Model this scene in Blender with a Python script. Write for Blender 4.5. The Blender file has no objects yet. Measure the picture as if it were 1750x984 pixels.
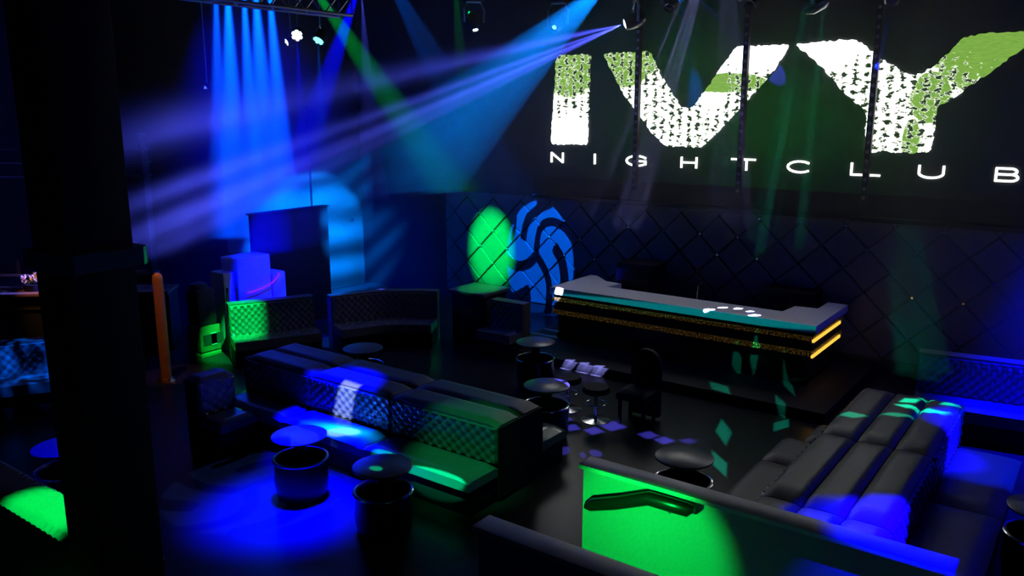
import bpy, bmesh, math, random
from mathutils import Vector, Matrix
random.seed(7)
SC = bpy.context.scene
COL = SC.collection
PI = math.pi
R = math.radians

# ------------------------------------------------------------------ camera, world, exposure
FPX = 1415.0
PITCH = math.atan(302 / 1415.0)
YAW = R(36.3)
cd = bpy.data.cameras.new('camera'); cam = bpy.data.objects.new('camera', cd); COL.objects.link(cam)
cam.location = (0, 0, 4.2)
cam.rotation_euler = (PI / 2 - PITCH, 0, YAW)
cd.sensor_width = 36.0; cd.lens = FPX / 1750 * 36.0; cd.clip_start = 0.05; cd.clip_end = 100
SC.camera = cam
SC.view_settings.view_transform = 'Standard'; SC.view_settings.look = 'None'
SC.view_settings.exposure = 0.0; SC.view_settings.gamma = 1.0
try: SC.view_settings.use_curve_mapping = False
except Exception: pass
SC.cycles.use_denoising = True
SC.cycles.max_bounces = 5; SC.cycles.diffuse_bounces = 2; SC.cycles.glossy_bounces = 3
SC.cycles.volume_bounces = 0; SC.cycles.transparent_max_bounces = 6
SC.cycles.sample_clamp_indirect = 4.0
SC.cycles.caustics_reflective = False; SC.cycles.caustics_refractive = False
w = bpy.data.worlds.new('world'); SC.world = w; w.use_nodes = True
w.node_tree.nodes['Background'].inputs[0].default_value = (0.12, 0.22, 1.0, 1)
w.node_tree.nodes['Background'].inputs[1].default_value = 0.005

# ------------------------------------------------------------------ spot lights with gobos
def norm_math(nt, op, a, b=None, c=None):
    n = nt.nodes.new('ShaderNodeMath'); n.operation = op
    for i, v in enumerate((a, b, c)):
        if v is None: continue
        if isinstance(v, (int, float)): n.inputs[i].default_value = v
        else: nt.links.new(v, n.inputs[i])
    return n.outputs[0]
GSX, GSY = 1, 1
def spot(loc, target, color, power, angle, blend=0.15, gobo=None, radius=0.01, noise=None, roll=0.0, name='spot', back=0.0):
    """gobo: list of (target point, half width m, half height m, angle, amp, kind) or None"""
    ld = bpy.data.lights.new(name, 'SPOT'); ob = bpy.data.objects.new(name, ld); COL.objects.link(ob)
    loc = Vector(loc); d = (Vector(target) - loc).normalized()
    q = d.to_track_quat('-Z', 'Y')
    ob.rotation_mode = 'QUATERNION'; ob.rotation_quaternion = q; ob.location = loc
    ld.color = color; ld.energy = power; ld.spot_size = R(angle); ld.spot_blend = blend; ld.shadow_soft_size = radius
    if gobo or noise:
        ld.use_nodes = True; nt = ld.node_tree; em = nt.nodes['Emission']
        tc = nt.nodes.new('ShaderNodeTexCoord'); sp = nt.nodes.new('ShaderNodeSeparateXYZ'); nt.links.new(tc.outputs['Normal'], sp.inputs[0])
        az = norm_math(nt, 'ABSOLUTE', sp.outputs[2])
        u = norm_math(nt, 'DIVIDE', sp.outputs[0], az); v = norm_math(nt, 'DIVIDE', sp.outputs[1], az)
        tot = None
        inv = q.to_matrix().transposed()
        for it in gobo or []:
            if it[0] == 'uv':
                _, cu, cv, ru, rv, ang, amp, kind = it
            else:
                P, ru, rv, ang, amp, kind = it
                l = inv @ (Vector(P) - loc); cu = l.x / -l.z; cv = l.y / -l.z; ru = ru / -l.z; rv = rv / -l.z
            du = norm_math(nt, 'SUBTRACT', u, cu); dv = norm_math(nt, 'SUBTRACT', v, cv)
            c, s = math.cos(ang), math.sin(ang)
            a = norm_math(nt, 'ABSOLUTE', norm_math(nt, 'MULTIPLY_ADD', du, c / ru, norm_math(nt, 'MULTIPLY', dv, s / ru)))
            b = norm_math(nt, 'ABSOLUTE', norm_math(nt, 'MULTIPLY_ADD', du, -s / rv, norm_math(nt, 'MULTIPLY', dv, c / rv)))
            p = {'e': 2.0, 'g': 2.0, 'd': 1.0, 'a': 0.62}[kind]
            r = norm_math(nt, 'ADD', norm_math(nt, 'POWER', a, p), norm_math(nt, 'POWER', b, p))
            if kind == 'g':   # soft gaussian shaft
                val = norm_math(nt, 'EXPONENT', norm_math(nt, 'MULTIPLY', r, -1.0))
            else:
                mr = nt.nodes.new('ShaderNodeMapRange'); mr.interpolation_type = 'SMOOTHSTEP'
                mr.inputs[1].default_value = 0.7; mr.inputs[2].default_value = 1.05; mr.inputs[3].default_value = 1; mr.inputs[4].default_value = 0
                nt.links.new(r, mr.inputs[0]); val = mr.outputs[0]
            val = norm_math(nt, 'MULTIPLY', val, amp)
            tot = val if tot is None else norm_math(nt, 'ADD', tot, val)
        if noise:
            sc, lo, hi = noise
            cx = nt.nodes.new('ShaderNodeCombineXYZ'); nt.links.new(u, cx.inputs[0]); nt.links.new(v, cx.inputs[1])
            no = nt.nodes.new('ShaderNodeTexNoise'); no.inputs['Scale'].default_value = sc; no.inputs['Detail'].default_value = 1.0
            nt.links.new(cx.outputs[0], no.inputs['Vector'])
            mr = nt.nodes.new('ShaderNodeMapRange'); mr.inputs[1].default_value = lo; mr.inputs[2].default_value = hi
            nt.links.new(no.outputs[0], mr.inputs[0])
            tot = mr.outputs[0] if tot is None else norm_math(nt, 'MULTIPLY', tot, norm_math(nt, 'ADD', mr.outputs[0], 0.15))
        if back: tot = norm_math(nt, 'ADD', tot, back)
        nt.links.new(tot, em.inputs['Strength'])
    return ob

BLUE = (0.005, 0.02, 1.0); CYAN = (0.0, 0.2, 1.0); VIO = (0.07, 0.09, 1.0); GRN = (0.0, 1.0, 0.12); TEAL = (0.0, 0.8, 0.45)
# haze beams ------------------------------------------------
L1 = Vector((-7.18, 13.0, 5.65)); T1 = Vector((-12.94, 8, 3.19))
spot(L1, T1, VIO, 126000, 26, 0.3, [('uv', -.0, .10, .2, .04, 0, .42, 'g'), ('uv', 0, .085, .2, .02, 0, .2, 'g'), ('uv', 0, -.03, .2, .018, 0, .6, 'g'), ('uv', 0, -.09, .2, .022, 0, 1.0, 'g'), ('uv', 0, -.13, .2, .016, 0, .5, 'g')], name='violet_beam')
L2 = Vector((-7.05, 12.5, 6.4)); T2 = Vector((-9.75, 12.55, 4.5))
spot(L2, T2, CYAN, 211916, 24, 0.3, [('uv', 0, -.16, .3, .03, 0, .8, 'g'), ('uv', 0, -.08, .3, .02, 0, .7, 'g'), ('uv', 0, -.02, .3, .02, 0, .9, 'g'), ('uv', 0, .05, .3, .025, 0, 1.0, 'g'), ('uv', 0, .13, .3, .03, 0, .8, 'g'), ('uv', 0, .19, .3, .012, 0, .5, 'g')], name='cyan_beam')
L3 = Vector((-14.0, 10.4, 6.8))
for k, (o_, p_) in enumerate(((-.52, .5), (-.3, .9), (.0, 1.0), (.22, .7), (.48, .9))):
    spot((-14.0 + .806 * o_, 10.4 + .592 * o_, 6.8), (-14.0 + .806 * o_ * 1.5, 10.3 + .592 * o_ * 1.5, 0), (0.0, 0.055, 1.0), 190000 * p_, (8, 11, 8, 12, 9)[k], 1.0, radius=.03, name='blue_curtain_beam')
L4 = Vector((-11.43, 11.0, 6.25))
spot(L4, (-11.2, 11.0, 1.0), VIO, 35100, 9, 0.2, [('uv', -.06, 0, .008, .3, 0, 1.0, 'g'), ('uv', -.03, 0, .006, .3, 0, .9, 'g'), ('uv', .01, 0, .008, .3, 0, 1.0, 'g'), ('uv', .05, 0, .008, .3, 0, .8, 'g')], name='narrow_violet_beam')
spot((-10.02, 12.5, 5.66), (-9.2, 12.5, 3.0), (0.1, 0.3, 1.0), 5850, 8, 0.2, [('uv', -.035, 0, .008, .3, 0, 1.0, 'g'), ('uv', .03, 0, .008, .3, 0, 1.0, 'g')], name='thin_beam')
spot((-12.05, 10, 5.48), (-12.05, 10.0, 0), (0.0, 0.0, 1.0), 5850, 7, 0.5, name='par_beam')
spot((-11.5, 10, 5.36), (-11.5, 10.0, 0), (0.0, 0.1, 1.0), 5850, 9, 0.5, name='par_beam_2')
spot((-6.2, 13.0, 6.2), (-6.5, 14.0, 4.6), CYAN, 1500, 22, 0.8, name='cyan_stub_beam')
spot((-6.0, 13.0, 6.1), (-5.15, 13.9, 5.1), VIO, 1800, 9, 0.4, name='violet_short_beam')
spot((-4.14, 13.0, 5.68), (-5.1, 14.0, 5.2), GRN, 2340, 5, 0.3, name='green_thin_beam')
spot((-2.94, 13.0, 5.62), (-3.3, 14.1, 4.75), BLUE, 5850, 5, 0.3, name='blue_thin_beam')
spot((-10.62, 12.5, 6.35), (-9.59, 12.5, 5.51), GRN, 450, 6, 0.3, name='green_faint_beam')
# surface light --------------------------------------------
spot((-10.9, 9.0, 6.6), (-11.0, 14.2, 1.3), GRN, 26000, 11, 0.75, name='green_wall_spot')
SWL = Vector((-9.75, 9.7, 6.6))
spot(SWL, (-9.72, 14.2, 1.25), (0.0, 0.12, 1.0), 16900, 14, 0.06, name='swirl_spot', radius=0.0)
SWF = Vector((-7.3, 3.9, 6.5))
spot(SWF, (-7.5, 5.3, 0), (0.05, 0.12, .6), 2500, 18, 0.1, name='swirl_floor_spot', radius=0.0)
spot((-2.12, 3.41, 1.93), (-2.14, 4.26, 1.62), (0.0, 1.0, 0.09), 46, 76, 0.5, name='green_partition_spot')
spot((-7.15, 6.0, 6.3), (-6.85, 5.25, 0), (0.0, 0.0, 1.0), 300000, 17, 1.0, radius=.4, name='blue_floor_spot')
spot((-7.6, 7.6, 6.3), (-7.6, 6.5, .5), (0.0, 0.0, 1.0), 60000, 15, 0.9, name='blue_sofa_spot')
spot((-6.2, 4.0, 6.3), (-7.45, 6.5, .6), (0.3, 0.45, 1.0), 16000, 14, 0.1, [((-7.45, 6.65, .76), .26, .2, 0.2, 1.0, 'd'), ((-7.15, 6.33, .45), .22, .12, 0, .5, 'e'), ((-8.67, 6.68, .71), .12, .1, 0, .3, 'd')], name='white_leaf_sofa_spot')
spot((-9.8, 9.5, 6.3), (-12.4, 9.2, 1.35), (0.0, 0.0, 1.0), 90000, 12, 0.5, name='blue_cabinet_spot')
spot((-9.0, 7.0, 6.3), (-11.9, 8.25, .75), GRN, 12000, 10, 0.7, name='green_left_spot')
spot((-10.0, 4.2, 6.3), (-12.4, 5.05, .7), (0.0, 0.12, 1.0), 12000, 12, 0.8, noise=(28, .45, .7), name='blue_far_left_spot')
spot((-7.3, 3.9, 6.3), (-7.0, 2.85, .9), (0.0,1.0,.1), 9000, 12, 0.7, name='green_near_left_spot')
spot((-9.5, 3.0, 6.3), (-8.75, 3.83, .7), (0.0, 0.0, 1.0), 5000, 10, 0.6, name='blue_table_spot')
spot((-4.4, 4.5, 6.4), (-5.5, 6.6, .6), (0.02, 1.0, .25), 900, 14, 0.8, name='green_sofa_end_spot')
spot((-.2, 4.8, 6.3), (-1.2, 6.4, .8), (0.0, 0.0, 1.0), 30000, 17, 0.8, name='blue_right_sofa_spot')
spot((.6, 10.6, 6.3), (-.85, 9.9, .45), (0.0, 0.01, 1.0), 9000, 14, 0.5, name='blue_right_seat_spot')
spot((0.6, 12.2, 6.75), (0.5, 12.3, 0.0), (0.0, 0.0, 1.0), 46750, 42, 1.0, name='blue_right_wall_wash')
spot((-10.5, 7.5, 6.6), (-14.0, 11.0, 2.2), (0.0, 0.0, 1.0), 9000, 50, 1.0, name='blue_left_wash')
spot((-10.6, 5.4, 6.4), (-11.85, 6.87, 1.0), (1.0, .35, .05), 500, 10, 0.5, name='warm_post_spot')
spot((-13.9, 5.2, 5.5), (-14.95, 6.75, 1.15), (1.0, .45, .12), 1200, 17, 0.8, name='warm_bar_spot')
spot((-7.6, 7.4, 6.3), (-7.25, 6.33, .45), (0.0, 0.35, 1.0), 50000, 12, .2, [((-7.22, 6.36, .45), .30, .10, -.1, 1.0, 'g')], name='cyan_seat_spot')
spot((-5.6, 7.0, 6.4), (-5.75, 12.18, 1.0), (0.0, .45, .42), 1200, 50, .3, [((-5.9, 12.18, 1.0), 2.9, .07, 0.0, 1.0, 'e')], name='teal_counter_edge_spot')
spot((-8.6, 10.2, 6.4), (-9.35, 11.7, 1.0), (0.0, 1.0, .15), 2500, 9, .5, name='green_table_spot')
spot((2.2, 7.4, 5.8), (-1.17, 6.9, .65), (0.004, 0.0, 1.0), 40000, 11, .6, name='blue_sofa_side_spot')
spot((2.2, 9.4, 5.8), (-1.17, 9.75, .65), (0.004, 0.0, 1.0), 20000, 9, .6, name='blue_sofa_side_spot_2')
spot((1.8, 3.4, 5.8), (-.55, 4.4, 2.0), (0.0, 0.0, 1.0), 6000, 12, 1.0, name='blue_cap_spot')
# gobo leaves
WL = Vector((-3.6, 8.6, 6.4))
spot(WL, (-5.9, 10.6, 0.3), (0.35, 0.35, 1.0), 67600, 44, 0.1,
     [((-5.08, 12.24, 1.1), .10, .055, 0, 1.6, 'e'), ((-4.96, 12.5, 1.1), .09, .04, 0, 1.6, 'e'), ((-4.73, 12.58, 1.1), .08, .045, 0, 1.6, 'e'), ((-4.5, 12.52, 1.1), .085, .035, 0, 1.6, 'e'), ((-4.36, 12.3, 1.1), .11, .05, 0, 1.6, 'e'),
      ((-7.9, 12.18, 1.05), .06, .12, 0, 1.6, 'e')]
     + [((x, 11.22, .14), .14, .09, .2, 1.8, 'd') for x in (-7.06, -6.78, -6.5)] + [((x, 11.2, .02), .15, .07, -.3, 1.8, 'd') for x in (-7.06, -6.73, -6.48)], name='white_leaf_spot')
WF = Vector((-4.2, 6.8, 6.4))
spot(WF, (-5.2, 9.2, 0.0), (0.12, 0.1, 1.0), 40000, 34, 0.1,
     [((-6.05, 9.5, 0), .17, .2, .3, 1, 'd'), ((-5.92, 9.2, 0), .2, .2, .1, 1, 'd'), ((-5.62, 9.02, 0), .15, .15, -.2, 1, 'd'), ((-5.32, 9.1, 0), .16, .16, 0, 1, 'd'), ((-5.2, 9.4, 0), .22, .2, 0, 1, 'd'), ((-4.66, 9.4, 0), .16, .16, 0, .8, 'd'), ((-4.41, 9.36, 0), .16, .15, 0, 1, 'd'), ((-4.15, 9.52, 0), .14, .12, 0, .5, 'd'),
      ((-5.27, 8.31, 0), .06, .14, 0, .5, 'e'), ((-5.02, 8.33, 0), .04, .1, .3, .4, 'e'), ((-4.92, 8.47, 0), .08, .12, .5, .5, 'e'), ((-4.5, 6.9, 0), .05, .08, 0, .4, 'e'), ((-6.67, 6.34, .45), .14, .14, .4, 1.6, 'd'), ((-6.5, 6.5, .45), .14, .12, 0, 1.6, 'd'), ((-6.24, 6.48, .45), .15, .1, 0, 1.3, 'd'), ((-6.12, 6.33, .45), .15, .14, .3, 1.6, 'd')], name='violet_leaf_spot')
TL = Vector((-2.4, 8.2, 6.4))
spot(TL, (-3.7, 10.8, 0.0), TEAL, 15300, 46, 0.1,
     [((-4.32, 12.3, .45), .07, .24, .0, .9, 'd'), ((-4.6, 12.3, .3), .08, .22, .3, .8, 'd'), ((-3.7, 12.1, .14), .07, .5, .1, .5, 'd'), ((-4.5, 11.4, .14), .16, .3, .5, 1.2, 'd'), ((-3.55, 11.3, .1), .08, .35, .1, .8, 'd'),
      ((-3.36, 10.8, 0), .12, .3, -.5, 1, 'd'), ((-3.9, 10.1, 0), .12, .5, -.05, 1.2, 'd'), ((-3.55, 9.1, 0), .11, .45, .1, 1.2, 'd'), ((-3.1, 9.9, 0), .16, .04, .4, .5, 'd'),
      ((-1.68, 10.08, .92), .17, .1, .5, 1.3, 'd'), ((-1.66, 9.86, .92), .17, .08, -.3, 1.3, 'd'), ((-1.5, 10.3, .92), .16, .08, 0, 1.3, 'd'), ((-1.44, 9.85, .92), .2, .1, -.2, 1.4, 'd'), ((-1.28, 10.25, .92), .16, .1, .4, 1.4, 'd'), ((-1.24, 9.86, .92), .18, .1, -.3, 1.4, 'd'), ((-2.1, 9.2, .92), .2, .12, 0, .35, 'd'), ((-1.7, 9.5, .92), .25, .08, 0, .35, 'd'),
      ((-1.0, 10.25, .45), .12, .08, 0, 1.2, 'd'), ((-1.0, 10.05, .45), .14, .09, 0, 1.2, 'd')], name='teal_leaf_spot')
spot((-5.6, 3.5, 6.4), (-5.75, 6.1, .3), (0.0, 1.0, .35), 9000, 14, .2, [((-5.55, 6.16, .4), .42, .07, .0, 1.2, 'e'), ((-6.35, 6.16, .45), .25, .07, 0, .5, 'e'), ((-5.65, 5.4, .72), .08, .05, 0, .5, 'e')], name='green_seat_edge_spot')

# ------------------------------------------------------------------ materials
MATS = {}
def mat(name, color, rough=0.5, metal=0.0, spec=0.5, noise=None, emit=None, estr=0.0, bump=None, coat=0.0):
    if name in MATS: return MATS[name]
    m = bpy.data.materials.new(name); m.use_nodes = True; nt = m.node_tree; b = nt.nodes['Principled BSDF']
    b.inputs['Base Color'].default_value = (*color, 1); b.inputs['Roughness'].default_value = rough
    b.inputs['Metallic'].default_value = metal; b.inputs['Specular IOR Level'].default_value = spec
    b.inputs['Coat Weight'].default_value = coat; b.inputs['Coat Roughness'].default_value = 0.1
    if emit: b.inputs['Emission Color'].default_value = (*emit, 1); b.inputs['Emission Strength'].default_value = estr
    tc = nt.nodes.new('ShaderNodeTexCoord')
    if noise:   # (scale, amount)
        n = nt.nodes.new('ShaderNodeTexNoise'); n.inputs['Scale'].default_value = noise[0]; n.inputs['Detail'].default_value = 4
        nt.links.new(tc.outputs['Object'], n.inputs['Vector'])
        r = nt.nodes.new('ShaderNodeMapRange'); r.inputs[3].default_value = 1 - noise[1]; r.inputs[4].default_value = 1 + noise[1]
        nt.links.new(n.outputs[0], r.inputs[0])
        h = nt.nodes.new('ShaderNodeHueSaturation'); h.inputs['Color'].default_value = (*color, 1)
        nt.links.new(r.outputs[0], h.inputs['Value']); nt.links.new(h.outputs[0], b.inputs['Base Color'])
    if bump:    # (scale, strength)
        n = nt.nodes.new('ShaderNodeTexNoise'); n.inputs['Scale'].default_value = bump[0]; n.inputs['Detail'].default_value = 3
        nt.links.new(tc.outputs['Object'], n.inputs['Vector'])
        bp = nt.nodes.new('ShaderNodeBump'); bp.inputs['Strength'].default_value = bump[1]; bp.inputs['Distance'].default_value = 0.01
        nt.links.new(n.outputs[0], bp.inputs['Height']); nt.links.new(bp.outputs[0], b.inputs['Normal'])
    MATS[name] = m; return m
M_FLOOR = mat('glossy_dark_floor', (0.014, 0.014, 0.016), 0.3, spec=.22, noise=(1.5, .25), bump=(3, .05))
M_WALL = mat('matt_black_wall', (0.014, 0.014, 0.016), 0.8, noise=(2, .2))
M_CEIL = mat('black_ceiling', (0.015, 0.015, 0.018), 0.9, noise=(2, .2))
M_PAD = mat('dark_padded_vinyl', (0.10, 0.10, 0.105), 0.45, noise=(4, .1))
M_GROOVE = mat('dark_groove', (0.03, 0.03, 0.03), 0.3, noise=(4, .1))
M_CRYS = mat('crystal_button', (0.9, 0.9, 0.95), 0.15, metal=0.9, noise=(30, .1))
M_LEATHER = mat('grey_brown_leather', (0.10, 0.08, 0.072), 0.42, noise=(9, .12), bump=(60, .15))
M_QUILT = mat('pearly_quilted_vinyl', (0.13, 0.13, 0.145), 0.2, noise=(8, .1), spec=.8, coat=.5)
M_BLACK = mat('black_gloss', (0.012, 0.012, 0.013), 0.25, noise=(5, .2))
M_BLACKM = mat('black_matt', (0.009, 0.009, 0.011), 0.6, spec=.15, noise=(5, .2))
M_COLUMN = mat('column_paint', (0.008, 0.008, 0.01), 0.7, noise=(3, .2))
M_SLAB = mat('pale_stone_top', (0.92, 0.88, 0.92), 0.45, noise=(25, .12))
M_TABLE = mat('grey_table_top', (0.09, 0.09, 0.1), 0.3, noise=(12, .1))
M_CHROME = mat('chrome', (0.6, 0.6, 0.62), 0.15, metal=1.0, noise=(5, .05))
M_WHITE = mat('white_paint', (0.4, 0.4, 0.42), 0.5, noise=(3, .04))
M_PART = mat('partition_paint', (0.5, 0.5, 0.5), 0.55, noise=(3, .04))
M_CAP = mat('partition_capping', (0.85, 0.84, 0.8), 0.4, noise=(6, .06))
M_STEEL = mat('dull_truss_steel', (0.35, 0.35, 0.36), 0.4, metal=.8, noise=(6, .1))
M_WOOD = mat('orange_brown_wood', (0.35, 0.16, 0.06), 0.4, noise=(12, .3))
M_BRASS = mat('brass', (0.8, 0.5, 0.15), 0.25, metal=1.0, noise=(9, .1))
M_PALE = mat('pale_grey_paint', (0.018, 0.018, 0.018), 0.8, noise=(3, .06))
M_FLOWER = mat('cream_petals', (0.8, 0.65, 0.45), 0.6, noise=(20, .15))
M_LEAF = mat('dark_leaf', (0.05, 0.1, 0.03), 0.6, noise=(20, .2))
M_GLASS = mat('bottle_glass', (0.25, 0.12, 0.04), 0.08, spec=.8, noise=(10, .2))
M_GOLD = None

def emis(name, color, strength):
    if name in MATS: return MATS[name]
    m = bpy.data.materials.new(name); m.use_nodes = True; nt = m.node_tree
    nt.nodes.clear(); o = nt.nodes.new('ShaderNodeOutputMaterial'); e = nt.nodes.new('ShaderNodeEmission')
    e.inputs[0].default_value = (*color, 1); e.inputs[1].default_value = strength; nt.links.new(e.outputs[0], o.inputs[0])
    MATS[name] = m; return m
M_LW = emis('lit_white', (0.9, 0.95, 1.0), 6.0)
M_LC = emis('lit_cyan', (0.15, 0.8, 1.0), 3.0)
M_LB = emis('lit_blue', (0.05, 0.08, 1.0), 3.0)
M_LG = emis('lit_green', (0.4, 1.0, 0.6), 3.0)
M_AMBER = emis('amber_led', (1.0, 0.52, 0.06), 1.3)
M_LETTER = emis('screen_letter_white', (1.0, 1.0, 1.0), 3)

def nodes_of(name):
    m = bpy.data.materials.new(name); m.use_nodes = True; nt = m.node_tree; nt.nodes.clear(); MATS[name] = m
    return m, nt
# glitter strip: black gloss with golden specks
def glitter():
    # faint amber emission on the specks stands in for reflected strip light
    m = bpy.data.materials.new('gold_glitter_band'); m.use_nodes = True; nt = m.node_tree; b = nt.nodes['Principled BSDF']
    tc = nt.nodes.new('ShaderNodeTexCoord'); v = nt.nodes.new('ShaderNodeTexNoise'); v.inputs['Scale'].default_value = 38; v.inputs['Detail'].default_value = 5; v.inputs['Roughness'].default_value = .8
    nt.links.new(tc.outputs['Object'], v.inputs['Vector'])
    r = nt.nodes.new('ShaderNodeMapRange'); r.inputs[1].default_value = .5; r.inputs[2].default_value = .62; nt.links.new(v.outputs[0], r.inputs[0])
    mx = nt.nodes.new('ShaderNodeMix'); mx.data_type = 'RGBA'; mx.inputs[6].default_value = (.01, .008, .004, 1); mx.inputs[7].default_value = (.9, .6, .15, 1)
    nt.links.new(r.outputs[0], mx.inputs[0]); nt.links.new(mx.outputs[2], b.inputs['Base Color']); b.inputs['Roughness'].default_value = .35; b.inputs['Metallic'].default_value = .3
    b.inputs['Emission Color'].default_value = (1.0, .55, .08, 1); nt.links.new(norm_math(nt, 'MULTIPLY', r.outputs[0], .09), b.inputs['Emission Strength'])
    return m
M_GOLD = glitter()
# the words on the screen: green in some regions, white elsewhere, with ragged black flecks
def letter_mat():
    m, nt = nodes_of('screen_letter_pattern')
    o = nt.nodes.new('ShaderNodeOutputMaterial'); e = nt.nodes.new('ShaderNodeEmission'); nt.links.new(e.outputs[0], o.inputs[0])
    tc = nt.nodes.new('ShaderNodeTexCoord'); sp = nt.nodes.new('ShaderNodeSeparateXYZ'); nt.links.new(tc.outputs['Object'], sp.inputs[0])
    x, z = sp.outputs[0], sp.outputs[2]
    def mth(op, a, b=None, c=None): return norm_math(nt, op, a, b, c)
    def noise(sx, sz, detail, off=0):
        cx = nt.nodes.new('ShaderNodeCombineXYZ'); nt.links.new(mth('MULTIPLY', x, sx), cx.inputs[0]); nt.links.new(mth('MULTIPLY', z, sz), cx.inputs[1]); cx.inputs[2].default_value = off
        n = nt.nodes.new('ShaderNodeTexNoise'); n.inputs['Scale'].default_value = 1; n.inputs['Detail'].default_value = detail; n.inputs['Roughness'].default_value = .65; nt.links.new(cx.outputs[0], n.inputs['Vector']); return n.outputs[0]
    wob = mth('MULTIPLY', mth('SUBTRACT', noise(7, 9, 2, 3), .5), .55)
    def ell(cx, cz, rx, rz):   # 1 inside
        a = mth('POWER', mth('ABSOLUTE', mth('DIVIDE', mth('SUBTRACT', x, cx), rx)), 2); b = mth('POWER', mth('ABSOLUTE', mth('DIVIDE', mth('SUBTRACT', z, cz), rz)), 2)
        return mth('SUBTRACT', 1.0, mth('ADD', a, b))
    g = None
    for it in ((-8.95, 5.2, .8, .75), (-7.95, 5.3, 1.0, .72), (-5.75, 4.68, .75, .17), (-1.5, 5.1, 1.1, .75), (-2.5, 4.4, .3, .4), (-2.72, 3.75, .13, .35)):
        v = ell(*it); g = v if g is None else mth('MAXIMUM', g, v)
    g = mth('ADD', g, wob)
    isg = mth('GREATER_THAN', g, 0.0)
    ring = mth('MULTIPLY', mth('GREATER_THAN', g, -.0), mth('LESS_THAN', g, .1))
    # flecks in columns
    colw = mth('MULTIPLY_ADD', mth('SINE', mth('MULTIPLY_ADD', wob, 2.5, mth('MULTIPLY', x, 36.0))), .06, 0.0)
    f = mth('ADD', noise(9, 15, 4), colw)
    # flecks avoid the clean white zones
    clean = None
    for it in ((-8.95, 3.62, .9, .62), (-5.25, 5.2, .7, .4), (-4.1, 5.25, .8, .45), (-6.0, 4.7, .35, .6), (-1.6, 5.2, .9, .6)):
        v = ell(*it); clean = v if clean is None else mth('MAXIMUM', clean, v)
    f = mth('SUBTRACT', f, mth('MULTIPLY', mth('MAXIMUM', clean, 0.0), .25))
    blk = mth('GREATER_THAN', f, .55); edge = mth('GREATER_THAN', f, .515)
    gm = nt.nodes.new('ShaderNodeMix'); gm.data_type = 'RGBA'; gm.inputs[6].default_value = (.08, .27, .03, 1); gm.inputs[7].default_value = (.35, .6, .1, 1)
    nt.links.new(noise(9, 40, 2, 7), gm.inputs[0])
    m1 = nt.nodes.new('ShaderNodeMix'); m1.data_type = 'RGBA'; m1.inputs[6].default_value = (4.8, 4.8, 4.8, 1); nt.links.new(isg, m1.inputs[0]); nt.links.new(gm.outputs[2], m1.inputs[7])
    m2 = nt.nodes.new('ShaderNodeMix'); m2.data_type = 'RGBA'; m2.inputs[7].default_value = (1.2, 1.4, 1.0, 1); nt.links.new(m1.outputs[2], m2.inputs[6]); nt.links.new(mth('MAXIMUM', edge, ring), m2.inputs[0])
    m3 = nt.nodes.new('ShaderNodeMix'); m3.data_type = 'RGBA'; m3.inputs[7].default_value = (.02, .04, .02, 1); nt.links.new(m2.outputs[2], m3.inputs[6]); nt.links.new(blk, m3.inputs[0])
    nt.links.new(m3.outputs[2], e.inputs[0]); e.inputs[1].default_value = 1.0
    return m
M_IVY = letter_mat()
def screen_mat():
    m = bpy.data.materials.new('screen_panel_face'); m.use_nodes = True; nt = m.node_tree; b = nt.nodes['Principled BSDF']
    b.inputs['Base Color'].default_value = (.006, .006, .007, 1); b.inputs['Roughness'].default_value = .7
    tc = nt.nodes.new('ShaderNodeTexCoord'); sp = nt.nodes.new('ShaderNodeSeparateXYZ'); nt.links.new(tc.outputs['Object'], sp.inputs[0]); x, z = sp.outputs[0], sp.outputs[2]
    tot = None
    for cx, cz, rx, rz, a in ((-4.9, 4.1, 1.9, 1.0, 1.0), (-6.5, 5.0, .9, .9, .8), (-7.7, 4.0, 1.2, .9, .35), (-8.0, 5.2, 1.6, .9, .25)):
        p = norm_math(nt, 'POWER', norm_math(nt, 'ABSOLUTE', norm_math(nt, 'DIVIDE', norm_math(nt, 'SUBTRACT', x, cx), rx)), 2.0)
        q = norm_math(nt, 'POWER', norm_math(nt, 'ABSOLUTE', norm_math(nt, 'DIVIDE', norm_math(nt, 'SUBTRACT', z, cz), rz)), 2.0)
        v = norm_math(nt, 'MULTIPLY', norm_math(nt, 'EXPONENT', norm_math(nt, 'MULTIPLY', norm_math(nt, 'ADD', p, q), -1.0)), a)
        tot = v if tot is None else norm_math(nt, 'MAXIMUM', tot, v)
    n = nt.nodes.new('ShaderNodeTexNoise'); n.inputs['Scale'].default_value = 4; nt.links.new(tc.outputs['Object'], n.inputs['Vector'])
    tot = norm_math(nt, 'MULTIPLY', tot, norm_math(nt, 'ADD', n.outputs[0], .5))
    b.inputs['Emission Color'].default_value = (.03, 1.0, .06, 1); nt.links.new(norm_math(nt, 'MULTIPLY', tot, .03), b.inputs['Emission Strength'])
    return m
M_SCREEN = screen_mat()

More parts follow.
